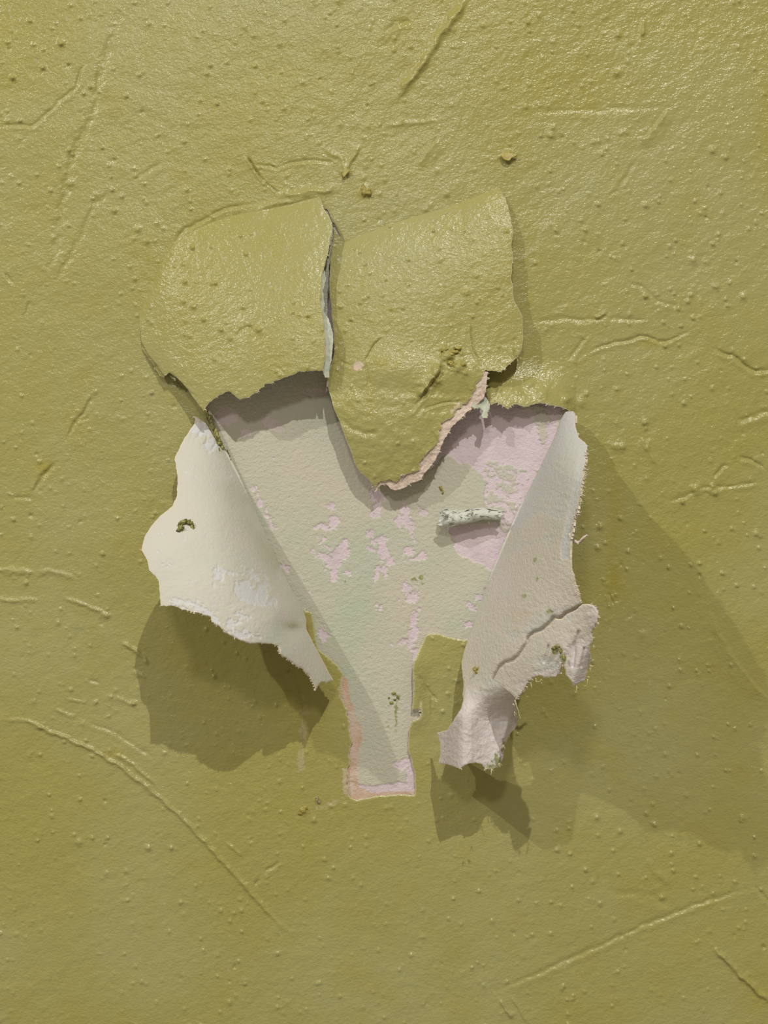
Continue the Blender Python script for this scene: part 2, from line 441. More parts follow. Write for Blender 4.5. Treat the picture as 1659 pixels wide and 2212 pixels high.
def window(xs, ys, x0, x1, y0, y1):
    i0, i1 = np.searchsorted(xs, [x0, x1]); j0, j1 = np.searchsorted(ys, [y0, y1]); return i0, i1, j0, j1
def relief(xs, ys):
    X, Y = np.meshgrid(xs, ys)
    R = fbm(X, Y, 300, 1, 3) * 5.0
    u = X * .80 - Y * .60; v = X * .60 + Y * .80
    R += fbm(u / 1.5, v, 24, 2, 3) * .95 * (.7 + .6 * vnoise(X / 300, Y / 300, 8))
    R += fbm(u / 1.4, v, 9, 6, 2) * .5
    for pts, kind, w, amp in RIDGES:
        p = np.array(pts, float); r = 7 * w + 10
        i0, i1, j0, j1 = window(xs, ys, p[:, 0].min() - r, p[:, 0].max() + r, p[:, 1].min() - r, p[:, 1].max() + r)
        if i1 <= i0 or j1 <= j0: continue
        x = X[j0:j1, i0:i1]; y = Y[j0:j1, i0:i1]
        wob = fbm(x, y, 18, 3, 2) * w * 0.9
        best = np.full(x.shape, 1e9); side = np.zeros(x.shape); along = np.zeros(x.shape); tot = 0
        Ls = np.hypot(*(p[1:] - p[:-1]).T); TL = Ls.sum()
        for k in range(len(p) - 1):
            a = p[k]; d = p[k + 1] - a; L = Ls[k]
            if L < 1e-6: continue
            t = np.clip(((x - a[0]) * d[0] + (y - a[1]) * d[1]) / L ** 2, 0, 1)
            dx = x - a[0] - t * d[0]; dy = y - a[1] - t * d[1]; dd = np.hypot(dx, dy)
            m = dd < best; best[m] = dd[m]; side[m] = np.sign(d[0] * dy - d[1] * dx)[m]; along[m] = ((tot + t * L) / TL)[m]; tot += L
        taper = np.clip(np.minimum(along, 1 - along) * 7, .12, 1)
        sd = best * side + wob
        if kind == 'ridge': g = np.exp(-(sd / w) ** 2) * amp
        elif kind == 'groove': g = -np.exp(-(sd / w) ** 2) * amp * .85 + np.exp(-((sd - 1.9 * w) / (1.6 * w)) ** 2) * amp * .3
        elif kind == 'gash': g = np.where(sd > 0, np.exp(-(sd / (w * 1.2)) ** 2), np.exp(-(sd / (w * 2)) ** 2)) * amp * (sd < w * .3) - np.exp(-((sd - w * .9) / (w * .7)) ** 2) * amp * .5
        else: g = amp * sstep(-w * .5, w * .5, sd) * np.exp(-np.maximum(sd, 0) / (w * 3.2))
        fade = np.exp(-np.maximum(best - 5 * w, 0) / w)
        R[j0:j1, i0:i1] += g * taper * fade * (.75 + .5 * vnoise(x / 11, y / 11, 5))
    for x0, y0, r, a in np.concatenate([NOD, np.array(LUMPS, float)]):
        i0, i1, j0, j1 = window(xs, ys, x0 - 2.6 * r, x0 + 2.6 * r, y0 - 2.6 * r, y0 + 2.6 * r)
        if i1 <= i0 or j1 <= j0: continue
        x = X[j0:j1, i0:i1] - x0; y = Y[j0:j1, i0:i1] - y0
        rr = np.sqrt(x * x + y * y) / r
        irr = 1 + (.5 * (vnoise((x + x0) / 4, (y + y0) / 4, 7) - .5) if r > 6.5 else 0)
        R[j0:j1, i0:i1] += a * np.exp(-(rr * irr) ** 2 * 1.2)
    return R

def blobs(X, Y, spots, edge=6.0, seed=0, sharp=1.0):
    """ragged chipped patches: (x, y, rx, ry, degrees)"""
    f = np.full(X.shape, -9.0)
    for s in spots:
        x, y, rx, ry = s[:4]; a = math.radians(s[4]) if len(s) > 4 else 0
        u = (X - x) * math.cos(a) + (Y - y) * math.sin(a); v = -(X - x) * math.sin(a) + (Y - y) * math.cos(a)
        f = np.maximum(f, (1 - np.sqrt((u / rx) ** 2 + (v / ry) ** 2)) * min(rx, ry))
    f = f + fbm(X, Y, 16, seed, 4, .7) * edge * 1.5 + fbm(X, Y, 6, seed + 2, 3, .7) * edge * 1.3
    return sstep(-.8 * sharp, .8 * sharp, f)
def polymask(X, Y, poly, edge=6.0, seed=0, sharp=1.0, scale=18):
    p = np.array(poly, float); xs = X[0]; ys = Y[:, 0]
    ins = pip(p, xs, ys); dist = np.full(X.shape, 60.0)
    m = (X > p[:, 0].min() - 40) & (X < p[:, 0].max() + 40) & (Y > p[:, 1].min() - 40) & (Y < p[:, 1].max() + 40)
    _, r = nearest(np.stack([X[m], Y[m]], 1), p); dist[m] = r
    f = np.where(ins, dist, -dist) + fbm(X, Y, scale, seed, 4, .7) * edge * 1.5
    return sstep(-.8 * sharp, .8 * sharp, f)

PT = 7.0   # level of the painted face above the plaster

def lip_lift(X, Y):
    """the paint above the right half of the bare patch stands a little off the wall"""
    ax = np.interp(X, [1035, 1060, 1100, 1180, 1215, 1245], [26, 44, 44, 34, 20, 0])
    a = ax * sstep(770, 888, Y) ** 1.2 * (Y < 905) * (X > 1030) * (X < 1250)
    b = 12 * np.exp(-((X - 893) / 26) ** 2) * sstep(1375, 1440, Y) * (1 - sstep(1530, 1600, Y)) * (X > 880)
    return a + b

# ------------------------------------------------------------------ the wall
HOLE = [(705, 448), (760, 560), (860, 640), (980, 720), (1040, 790), (1048, 846), (1060, 874, 1.5), (1075, 869, 2), (1098, 885, 2), (1110, 874, 2), (1140, 878, 2), (1160, 873, 2), (1178, 871, 2),
        (1205, 878, 2), (1222, 884, 1.5), (1238, 893, 1), (1243, 905, .5), (1219, 950), (1179, 1020), (1124, 1125), (1079, 1230), (1049, 1310), (1022, 1378, 1), (1003, 1382, 1), (985, 1380, 1),
        (960, 1373, 1), (945, 1368, 1), (922, 1370, 1), (912, 1390, 1), (905, 1402, 1), (893, 1430, 1), (892, 1452, 1), (893, 1490, 1), (891, 1532, 1), (905, 1533, .6), (909, 1515, .4), (910, 1545, .6), (906, 1552, .6), (890, 1558, 1),
        (884, 1575, 1), (881, 1600, 1), (880, 1620, 1), (888, 1640, 1), (895, 1670, 1), (897, 1700, 1), (895, 1717, 1), (860, 1716, 1), (820, 1719, 1), (790, 1724, 1), (770, 1728, 2), (756, 1724, 3), (750, 1712, 3),
        (747, 1690, 3), (752, 1660, 3), (757, 1630, 3), (759, 1600, 3), (754, 1565, 3), (749, 1535, 3), (741, 1510, 3), (739, 1480, 2), (742, 1457, 1), (730, 1438, .8), (715, 1425, .8), (700, 1412, .8), (687, 1401, .8),
        (682, 1380, .8), (678, 1350, .8), (674, 1323, .5), (655, 1316, .5), (632, 1280, .3), (592, 1200, .3), (552, 1110, .3), (522, 1040, .3), (497, 990, .3), (478, 958, .3), (462, 932, .5), (447, 905, .8), (445, 885, 1), (450, 872, 1), (480, 840),
        (520, 780), (580, 720), (650, 650), (685, 560), (692, 500), (698, 455)]
hole = ragged([(p[0], p[1], p[2] if len(p) > 2 else 0) for p in HOLE], seed=2)

def axis(lo, hi, a, b, step):
    left = []; x = a; s = step
    while x > lo: s *= 1.12; x -= s; left.append(x)
    right = []; x = b; s = step
    while x < hi: s *= 1.12; x += s; right.append(x)
    return np.array(left[::-1] + list(np.arange(a, b, step)) + right)
xs = axis(-2600, 4300, -40, 1700, 2.5); ys = axis(-2600, 4900, -40, 2252, 2.5)
X, Y = np.meshgrid(xs, ys)
inside = ~pip(hole, xs, ys)
def spot(X, Y, x, y, rx, ry): return np.exp(-((X - x) / rx) ** 2 - ((Y - y) / ry) ** 2)
def stain_field(X, Y):
    s = .5 * spot(X, Y, 1325, 1255, 16, 40) + .3 * spot(X, Y, 1330, 1090, 18, 80) + .2 * spot(X, Y, 1322, 1170, 14, 60) + .4 * spot(X, Y, 1400, 742, 30, 9)
    s = s + .45 * spot(X, Y, 835, 783, 34, 13) + .35 * spot(X, Y, 800, 850, 10, 50) + .5 * spot(X, Y, 95, 1010, 22, 20) + .4 * spot(X, Y, 245, 1627, 18, 10)
    s = s + .35 * spot(X, Y, 788, 415, 12, 12) + .3 * spot(X, Y, 1230, 180, 130, 60) + .35 * spot(X, Y, 0, 60, 110, 130) * .5 + .4 * spot(X, Y, 1640, 2150, 60, 100)
    s = s + .3 * spot(X, Y, 960, 500 - 500, 60, 40) + .3 * spot(X, Y, 1655, 300, 25, 160)
    return np.clip(s * (.7 + .6 * vnoise(X / 14, Y / 14, 3)), 0, 1)
LIFT_W = lip_lift(X, Y)
HW = PT + relief(xs, ys) + LIFT_W
HW = np.where((X < 320) | (X > 1320) | (Y < 380) | (Y > 1800), HW, np.maximum(HW, 2.5))
scr = blobs(X, Y, [(652, 1590, 4, 45, 4), (650, 1630, 5, 24, 0), (660, 1560, 3, 20, 0), (712, 1738, 22, 3, -20)], 6.5, 3) * .32
pk = blobs(X, Y, [(746, 1690, 6, 30, 0), (738, 1480, 4, 26, 0)], 5.0, 5) * .6
wall = grid_mesh('wall_back', xs, ys, inside, HW, hole, [M_PAINT, M_PAINT, M_EDGE], 5.5, {'stain': stain_field(X, Y), 'paper': np.clip(scr + pk, 0, 1)}, None, rim=3.2, rimlow=2.0)
wall['kind'] = 'structure'; wall['label'] = 'glossy olive-green painted wall with trowel ridges and a torn hole'

# bare patch: lining paper over pink plaster
PLASTER = [(715, 1097, 13, 7, 30), (722, 1128, 9, 14, 0), (700, 1138, 12, 5, 40), (684, 1138, 7, 5, 0), (697, 1165, 8, 8, 0), (735, 1195, 22, 15, -40), (722, 1215, 20, 13, 0), (745, 1180, 10, 16, 0), (692, 1200, 14, 6, 20), (722, 1240, 7, 16, 0),
           (750, 1235, 10, 4, 30), (705, 1180, 4, 10, -50), (815, 1070, 9, 16, 0), (815, 1098, 8, 16, 0), (812, 1112, 9, 5, 0), (876, 1098, 7, 14, 0), (880, 1130, 9, 18, -20), (862, 1123, 6, 9, 0), (887, 1152, 4, 8, -20), (915, 1108, 7, 7, 30),
           (799, 1153, 10, 5, -30), (825, 1165, 12, 9, 0), (828, 1188, 12, 24, -10), (840, 1210, 10, 14, 0), (800, 1185, 8, 6, 40), (808, 1172, 5, 9, 0), (832, 1225, 7, 14, 0), (812, 1245, 6, 14, 10), (818, 1225, 6, 6, 0), (884, 1192, 12, 9, 0), (905, 1206, 12, 6, -10),
           (890, 1208, 10, 5, 0), (915, 1198, 6, 6, 0), (815, 1307, 8, 10, 0), (890, 1290, 14, 9, -50), (880, 1275, 5, 12, -15), (895, 1335, 8, 20, 10), (893, 1365, 13, 14, 0), (870, 1385, 16, 4, -20), (888, 1388, 10, 9, 0), (895, 1410, 7, 16, 0),
           (1038, 1290, 14, 8, 30), (1050, 1285, 8, 16, 10), (1020, 1312, 9, 4, 40), (1013, 1352, 16, 4, 25), (1033, 1345, 8, 4, -60), (700, 1370, 9, 13, 0), (560, 1075, 22, 5, 65), (578, 1110, 16, 3, 70), (615, 1225, 8, 5, 20), (590, 1140, 8, 3, 50), (545, 1050, 12, 3, 60), (872, 1650, 18, 10, -20), (885, 1665, 8, 14, 0), (735, 1160, 3, 3), (905, 1095, 4, 4)]
RIGHT_PL = [(905, 1040), (940, 1010), (955, 990), (975, 985), (990, 1000), (1010, 1000), (1035, 1020), (1052, 1042), (1042, 1060), (1045, 1085), (1062, 1100), (1080, 1108), (1082, 1130), (1072, 1130), (1000, 1128), (960, 1140), (985, 1170), (975, 1180), (1000, 1202), (1035, 1218), (1062, 1235), (1075, 1245),
            (1110, 1180), (1160, 1060), (1215, 960), (1235, 900), (1210, 875), (1060, 860), (1000, 880), (940, 960)]
def patch_attrs(X, Y):
    pl = blobs(X, Y, PLASTER, 6.4, 1)
    rp = polymask(X, Y, RIGHT_PL, 5, 4)
    flake = blobs(X, Y, [(1170, 905, 16, 16), (1172, 935, 9, 26), (1155, 880, 30, 8), (1060, 1000, 7, 4), (1045, 1012, 8, 4, 30), (1090, 1010, 14, 5), (1100, 1030, 22, 8, 20), (1062, 1028, 8, 6), (1095, 1055, 20, 10, 20), (1075, 1080, 26, 6, 10), (1085, 1100, 24, 5), (1105, 1135, 14, 4), (1100, 1145, 16, 4, 20), (1220, 905, 12, 24, 20), (1110, 1165, 8, 14, 20)], 6, 7)
    spk = sstep(.36, .5, fbm(X, Y, 9, 9, 3, .6) * sstep(1000, 1060, X) * sstep(940, 1030, Y) * (1 - sstep(1110, 1150, Y)) * 1.2)
    rp = rp * (1 - np.maximum(flake * .85, spk))
    low = polymask(X, Y, [(745, 1690), (770, 1690), (800, 1700), (840, 1690), (880, 1690), (880, 1660), (905, 1660), (905, 1735), (740, 1735)], 5, 2)
    pinkband = polymask(X, Y, [(730, 1450), (752, 1470), (758, 1510), (768, 1545), (778, 1570), (782, 1600), (774, 1625), (772, 1680), (778, 1700), (800, 1712), (905, 1708), (905, 1735), (725, 1735)], 3, 6, 2.5)
    upper = blobs(X, Y, [(490, 900, 24, 22), (580, 915, 22, 12, 30), (530, 935, 14, 8), (680, 850, 18, 8), (600, 925, 14, 6), (715, 720, 12, 90)], 7, 8)
    green = blobs(X, Y, [(850, 1500, 6, 4), (842, 1520, 4, 4), (862, 1505, 5, 3, -40), (840, 1570, 4, 4), (855, 1540, 2, 20, 0), (955, 1060, 4, 7), (910, 1247, 3, 4), (895, 1250, 4, 2), (912, 1260, 2, 5), (745, 1255, 2, 2)], 3.4, 10) * .85
    return np.clip(np.maximum.reduce([pl, rp, low * .95, upper * .7]), 0, 1), pinkband, green
xs = np.arange(380, 1300, 1.7); ys = np.arange(420, 1765, 1.7); X, Y = np.meshgrid(xs, ys)
pl, pb, gr = patch_attrs(X, Y)
H = 1.0 + fbm(X, Y, 240, 3, 2) * 1.5 + fbm(X, Y, 14, 5, 3) * .45 - 1.6 * np.maximum(pl, 0) + .8 * gr
H += 1.0 * np.exp(-((((X - 1000) * .55 + (Y - 1000) * .0) - 0) / 400) ** 2) * 0
blu = .35 * sstep(.1, .6, fbm(X, Y, 120, 6, 3))
patch = grid_mesh('bare_wall_patch', xs, ys, np.ones(X.shape, bool), H, None, [M_PATCH], 0, {'plaster': pl, 'pink': pb, 'green': gr, 'blue': blu * 0.3}, wall)
patch['label'] = 'bare grey-green lining paper patch with chips of pale pink plaster'

# ------------------------------------------------------------------ upper left flap
def lift_ul(X, Y):
    yf = sint(X, [295, 305, 320, 350, 400, 500, 600, 700, 725], [730, 700, 610, 545, 500, 462, 447, 420, 415])
    yb = sint(X, [295, 310, 360, 450, 520, 600, 700], [740, 760, 810, 880, 862, 825, 802])
    L = sint(X, [290, 320, 360, 420, 480, 550, 620, 720], [2, 14, 34, 54, 70, 84, 90, 86], 26)
    t = np.clip((Y - yf) / (yb - yf + 1), 0, 1.15)
    return L * (1 - np.clip(1 - t, 0, 1) ** 1.75) + L * np.maximum(t - 1, 0) * .3
def h_ul(xs, ys, X, Y, at):
    L = lift_ul(X, Y); return PT - 1.2 + 2.4 * np.clip(L / 5, 0, 1) + relief(xs, ys) + L
UL = [(303, 640, 0), (310, 600, 0), (330, 560, 0), (360, 528, 0), (400, 497, 0), (450, 470, 0), (520, 452, 0), (600, 436, 0), (660, 424, 0), (688, 420, .5), (693, 430, 1), (700, 450, 1), (712, 468, 1), (718, 482, 1.3), (716, 505, 1.3), (711, 530, 1.3), (709, 548, 1.3), (701, 572, 1.3),
      (696, 610, 1.3), (693, 650, 1.3), (699, 690, 1), (702, 730, 1), (702, 770, 1), (698, 801, 1.5), (670, 803, 2), (645, 803, 2), (622, 815, 2), (598, 822, 2), (572, 832, 2), (552, 848, 2), (535, 858, 2), (519, 864, 1.5), (508, 855, 1.5), (495, 845, 1.5), (480, 850, 1.5),
      (462, 862, 1), (448, 876, 1), (440, 888, .8), (425, 868, .8), (412, 850, .8), (402, 835, .8), (385, 818, .8), (366, 805, .8), (356, 812, .8), (340, 790, .8), (320, 765, .8), (306, 738, .5), (302, 700, .3)]
ul = thing('peeled_paint_flap', 'broad green paint flap bulging off the wall, left of the vertical slit', 'peeling paint', 560, 450, PT, 'green paint flaps lifting above the bare patch')
o = sheet('paint_film', ragged(UL, 1, seed=3), h_ul, [M_PAINT, M_PATCH, M_EDGE], 4.5, ul, 2.0,
      {'stain': stain_field, 'paper': lambda X, Y: np.clip(blobs(X, Y, [(570, 452, 3, 2), (695, 455, 2, 12)], 1.5, 2) + .0, 0, 1)}, rim=2.2, rimlow=1.5, rimf=lambda X, Y: np.clip(lift_ul(X, Y) / 25, 0, 1))
# pale torn paper lining that shows along the slit
o = sheet('torn_paper_lining', ragged([(690, 556, 0), (706, 556, 1), (699, 580, 1.5), (704, 600, 2), (697, 625, 1.8), (702, 650, 1.8), (700, 672, 1.8), (710, 690, 1.6), (719, 720, 1.2), (719, 750, 1), (715, 780, 1), (710, 800, 1), (712, 815, 1), (702, 815, 0), (690, 780, 0), (680, 700, 0), (682, 620, 0)], 1, seed=8),
          lambda xs, ys, X, Y, at: PT - 4.2 + lift_ul(X, Y) * .93, [M_SAGE, M_SAGE, M_EDGE], 2.5, ul, 1.6)
o['label'] = 'pale grey torn paper edge along the slit'
# the folded lower left hem of this flap
o = sheet('folded_hem', ragged([(306, 752, 0), (318, 770, .5), (332, 790, .7), (345, 812, .7), (352, 815, .7), (360, 806, .6), (380, 822, 0), (372, 800, 0), (340, 765, 0), (315, 735, 0)], 1, seed=4),
          lambda xs, ys, X, Y, at: PT - 2 + relief(xs, ys) + lift_ul(X, Y) * .72, [M_PAINT, M_PATCH, M_EDGE], 3, ul, 1.8, {'stain': stain_field})

# ------------------------------------------------------------------ upper middle flap with tongue
def lift_mid(X, Y):
    yf = sint(X, [690, 700, 730, 850, 1000, 1075, 1100, 1140], [560, 545, 526, 480, 436, 400, 400, 400])
    a = 1 - np.exp(-np.maximum(Y - yf, 0) / 112)
    L = np.interp(Y, [400, 700, 790, 860, 960, 1060], [49, 50, 53, 62, 58, 40])
    side = sint(X, [700, 760, 900, 1000, 1130], [.78, 1.0, 1.05, .95, .92])
    fold = 7 * np.exp(-((Y - (795 + (X - 850) * .06)) / 34) ** 2) * sstep(760, 840, X) - 5 * np.exp(-((Y - (850 + (X - 850) * .1)) / 30) ** 2)
    return L * a * side + fold * (Y > 650)
def h_mid(xs, ys, X, Y, at):
    L = lift_mid(X, Y); return PT - 1.2 + 2.4 * np.clip(L / 5, 0, 1) + relief(xs, ys) + L + fbm(X, Y, 20, 4, 3) * 2.2 * sstep(780, 860, Y)
MID = [(712, 462, .5), (722, 490, 1), (719, 520, 1), (714, 555, 1), (712, 600, 1), (713, 640, 1), (717, 680, 1), (722, 720, 1), (722, 765, 1), (712, 800, .8), (707, 822, .8), (712, 850, .8), (722, 885, .8), (735, 912, .8), (744, 940, .8), (752, 960, .8), (762, 985, .8), (768, 1005, .8), (780, 1022, .8),
       (796, 1035, 1), (808, 1050, 1.5), (812, 1052, 2), (820, 1038, 3), (840, 1036, 3), (856, 1042, 3), (868, 1025, 4), (890, 1022, 3), (905, 1015, 3), (908, 1000, 4), (922, 980, 3), (945, 960, 3), (952, 930, 4), (955, 912, 4), (975, 905, 3), (990, 885, 4), (1010, 868, 4), (1020, 852, 4), (1030, 830, 3), (1040, 815, 2),
       (1048, 800, 1.5), (1066, 801, 1), (1078, 804, 1), (1090, 798, 1), (1096, 790, 1), (1108, 782, 1), (1120, 768, 1), (1127, 755, .8), (1130, 735, .8), (1129, 700, .8), (1128, 682, .8), (1117, 662, 1), (1110, 648, 1), (1108, 625, 1.3), (1104, 600, 1.3), (1108, 560, 1.3), (1105, 530, 1.3), (1108, 500, 1.3), (1103, 470, 1.3), (1098, 448, 1), (1090, 425, .6), (1078, 404, .3),
       (1068, 400, 0), (1000, 432, 0), (850, 474, 0), (740, 516, 0), (724, 500, 0), (718, 470, 0)]
mid = thing('peeled_paint_flap', 'green paint flap ending in a long drooping tongue over the bare patch', 'peeling paint', 900, 460, PT, 'green paint flaps lifting above the bare patch')
sheet('paint_film', ragged(MID, 1, seed=6), h_mid, [M_PAINT, M_PATCH, M_EDGE], 4.0, mid, 2.0,
      {'stain': stain_field, 'paper': lambda X, Y: np.clip(blobs(X, Y, [(775, 789, 11, 8), (770, 795, 6, 8)], 1.2, 2) + blobs(X, Y, [(1030, 850, 14, 8, -45), (985, 880, 10, 4, -45), (1005, 878, 12, 3, -40)], 3.5, 3), 0, 1)}, rim=2.0, rimlow=1.0, rimf=lambda X, Y: np.clip(lift_mid(X, Y) / 25, 0, 1))
LIN = [(800, 1030, 0), (808, 1052, .8), (815, 1060, 1), (822, 1048, 1), (835, 1046, 1), (845, 1056, 1.2), (858, 1059, 1.2), (872, 1054, 1.2), (890, 1044, 1.2), (907, 1038, 1.2), (918, 1022, 1.2), (930, 1008, 1.2), (944, 988, 1.2), (952, 968, 1.2), (962, 945, 1.2), (975, 925, 1.2), (992, 905, 1.2), (1012, 888, 1.2),
       (1030, 872, 1.2), (1044, 858, 1.2), (1050, 845, 1), (1052, 820, 1), (1054, 803, .6), (1035, 800, 0), (1015, 840, 0), (980, 880, 0), (940, 900, 0), (920, 960, 0), (890, 1000, 0), (850, 1020, 0)]
def h_lin(xs, ys, X, Y, at): return PT - 2.6 + lift_mid(X, Y) + fbm(X, Y, 6, 2, 3) * 2.0
o = sheet('torn_paper_lining', ragged(LIN, 1, seed=1, rough=1.6), h_lin, [M_PINK, M_SAGE, M_EDGE], 6, mid, 1.8); o['label'] = 'pale pink torn paper edge of the tongue'
# knots of dried paint on the flap
def knot(name, spots, mat, parent, seed=0, detail=3):
    import bmesh
    V, F = [], []
    for (x, y, h, r, sx, sy) in spots:
        bm = bmesh.new(); bmesh.ops.create_icosphere(bm, subdivisions=detail, radius=1)
        o = len(V)
        for v in bm.verts:
            c = v.co
            nn = 1 + .38 * (vnoise(np.array(c.x * 2.3 + x), np.array(c.z * 2.3 + y + c.y * 1.7), seed) - .5) * 2 + .22 * (vnoise(np.array(c.x * 6 + x), np.array(c.z * 6 + c.y * 5), seed + 1) - .5) * 2
            V.append(V3(x + c.x * r * sx * nn, y - c.z * r * sy * nn, h - c.y * r * .6 * nn))
        F += [tuple(v.index + o for v in f.verts) for f in bm.faces]
        bm.free()
    return mesh_obj(name, V, F, [mat], parent)
hm = lambda x, y: float(PT + lift_mid(np.array([[float(x)]]), np.array([[float(y)]]))[0, 0])
knot('dried_paint_knot', [(960 + 7 * i, 756 + 9 * math.sin(i * .9), hm(965, 765) + 4, 6.5, 1.3, .6) for i in range(5)] + [(952, 768, hm(952, 768) + 3, 5, .8, 1.2)], M_CHIP, mid, 2)
knot('dried_paint_knot', [(975 + 6 * i, 784 + 4.5 * i, hm(990, 795) + 4, 6.5, 1.2, .7) for i in range(5)] + [(998, 788, hm(990, 795) + 5, 6, 1.3, .6)], M_CHIP, mid, 4)
knot('dried_paint_knot', [(945 - 7 * i, 800 + 9 * i, hm(935, 820) + 4, 6.0, 1.0, .9) for i in range(5)], M_CHIP, mid, 5)

# ------------------------------------------------------------------ left white flap
HLX, HLY = 440.0, 900.0; hl = np.array([.455, .89])
def h_left(xs, ys, X, Y, at):
    s = (X - HLX) * .455 + (Y - HLY) * .89
    d = -((X - HLX) * .89 - (Y - HLY) * .455) + 9 * (1 - sstep(440, 520, s))
    s2 = s
    Hm = sint(s2, [-30, 0, 50, 120, 200, 320, 430, 515, 575, 640, 680], [18, 30, 90, 190, 280, 322, 328, 308, 250, 170, 140])
    lam = sint(s2, [0, 200, 500, 640], [95, 80, 66, 60])
    h0 = sint(s2, [0, 380, 440, 560, 640], [8, 9, 16, 40, 40])
    h = h0 + Hm * (1 - np.exp(-np.maximum(d, 0) / lam))
    h += fbm(X, Y, 150, 4, 2) * 9 * sstep(20, 120, d) + fbm(X, Y, 11, 5, 3) * .6
    # dent near the torn slot
    h -= 10 * np.exp(-((X - 628) / 26) ** 2 - ((Y - 1358) / 20) ** 2)
    h -= 2.2 * at['blue'] + 1.2 * at['plaster']
    for (cx, cy, a) in [(430, 940, .9), (445, 950, 1.0), (412, 945, .7), (462, 960, 1.1)]:
        q = (X - cx) * .8 + (Y - cy) * .45 + fbm(X, Y, 14, 3, 2) * 5; w = np.exp(-((X - cx) ** 2 + (Y - cy) ** 2) / 300)
        h -= 3.0 * a * np.exp(-(q / 1.8) ** 2) * w
    return np.maximum(h, 13)
LF = [(419, 898, 1), (432, 905, 1), (445, 915, 1), (455, 932, 1), (470, 958, .8), (484, 970, .8), (496, 985, .6), (508, 1010, .5), (524, 1045, .4), (548, 1095, .3), (573, 1152, .3), (602, 1216, .3), (632, 1276, .3), (655, 1319, .3), (661, 1338, .4), (662, 1360, .4), (680, 1394, .4), (698, 1428, .4), (711, 1453, .4), (720, 1469, .4),
      (706, 1474, .8), (694, 1473, .6), (687, 1482, .3), (682, 1492, 0), (678, 1478, .5), (668, 1460, 1.6), (655, 1447, 1.6), (640, 1436, 1.6), (622, 1424, 1.6), (607, 1413, 1.6), (600, 1396, 1.3), (585, 1391, 1), (560, 1389, 1), (540, 1391, 1.2), (522, 1386, 1.5), (490, 1369, 1.6), (472, 1352, 1.8), (458, 1345, 1.8), (454, 1334, 1.8),
      (430, 1324, 1.6), (400, 1318, 1.6), (372, 1309, 1.4), (348, 1309, 1), (345, 1282, 1), (342, 1254, 1), (335, 1243, 1.1), (322, 1232, 1.1), (318, 1210, 1.1), (305, 1188, 1), (312, 1160, .5), (325, 1138, .5), (345, 1115, .6), (372, 1093, .8), (382, 1072, .8), (384, 1030, 1), (378, 992, 1.2), (386, 970, 1.2), (398, 948, 1), (415, 922, .8), (424, 912, 1)]
lf = thing('peeled_paint_flap', 'large white-backed flap folded out to the left, casting the biggest brown shadow', 'peeling paint', 560, 1120, 8, 'white-backed flaps folded out of the bare patch')
CH = [(530, 1275, 30, 20, 30), (560, 1290, 22, 20), (545, 1245, 22, 8, 40), (505, 1238, 18, 5, 10), (470, 1235, 7, 12), (570, 1260, 8, 20), (395, 1300, 28, 8, 10), (440, 1320, 20, 6, 20), (500, 1345, 16, 12), (530, 1330, 18, 8), (480, 1240, 6, 12), (590, 1300, 10, 8), (520, 1370, 26, 8, 10), (470, 1340, 20, 8, 30), (425, 925, 25, 16), (455, 965, 20, 12), (380, 1310, 20, 6)]
sheet('paper_back', ragged(LF, 1, seed=9), h_left, [M_LFLAP, M_PAINT, M_EDGE], 3.5, lf, 2.0,
      {'blue': lambda X, Y: blobs(X, Y, CH, 8, 3) * .75, 'plaster': lambda X, Y: blobs(X, Y, [(460, 1305, 5, 4), (610, 1330, 4, 8), (445, 1380, 4, 4)], 2, 2) * .5,
       'green': lambda X, Y: .28 * sstep(60, 0, -((X - HLX) * .89 - (Y - HLY) * .455)) * sstep(30, 140, (X - HLX) * .455 + (Y - HLY) * .89) * sstep(-.5, .5, fbm(X, Y, 60, 3, 3)) + .55 * spot(X, Y, 632, 1352, 16, 8) * 1.0},
      rim=2.2, rimlow=1.0, rimf=lambda X, Y: sstep(3, 9, -((X - HLX) * .89 - (Y - HLY) * .455)) + (Y > 1325))
# green crust along the upper part of the fold
def lh(x, y):
    at = {'blue': np.zeros((1, 1)), 'plaster': np.zeros((1, 1))}
    return float(h_left(None, None, np.array([[float(x)]]), np.array([[float(y)]]), at)[0, 0])
knot('green_crust', [(446 + 36 * t, 890 + 76 * t, 12 + 6 * t, 4.6 - 1.0 * abs(t - .4) * 2, .8, 1.3) for t in np.linspace(0, 1, 12)] + [(473, 958, lh(473, 958) + 2, 6, 1, .8), (478, 964, lh(478, 964) + 2, 5, .8, 1.2), (474, 972, lh(474, 972) + 1, 2.5, .6, 2)], M_CRUMB, lf, 3, 3)
knot('green_crust', [(491 + 7 * t, 974 + 18 * t, 12, 2.4, .8, 1.4) for t in np.linspace(0, 1, 4)], M_CRUMB, lf, 6, 2)
V, F = merge([hair(x, y, lh(x, y) - 1, a, L, 1.0, .7, 0) for x, y, a, L in [(601, 1398, 1.4, 9), (603, 1404, 2.6, 7), (606, 1410, 1.2, 8), (455, 1338, 2.3, 6), (463, 1346, 1.5, 6), (348, 1308, 2.6, 5), (306, 1188, 3.0, 5), (628, 1427, 1.3, 6), (645, 1440, 1.6, 6), (660, 1452, 1.5, 6)]])
mesh_obj('frayed_fiber', V, F, [M_EDGE], lf)['kind'] = 'stuff'

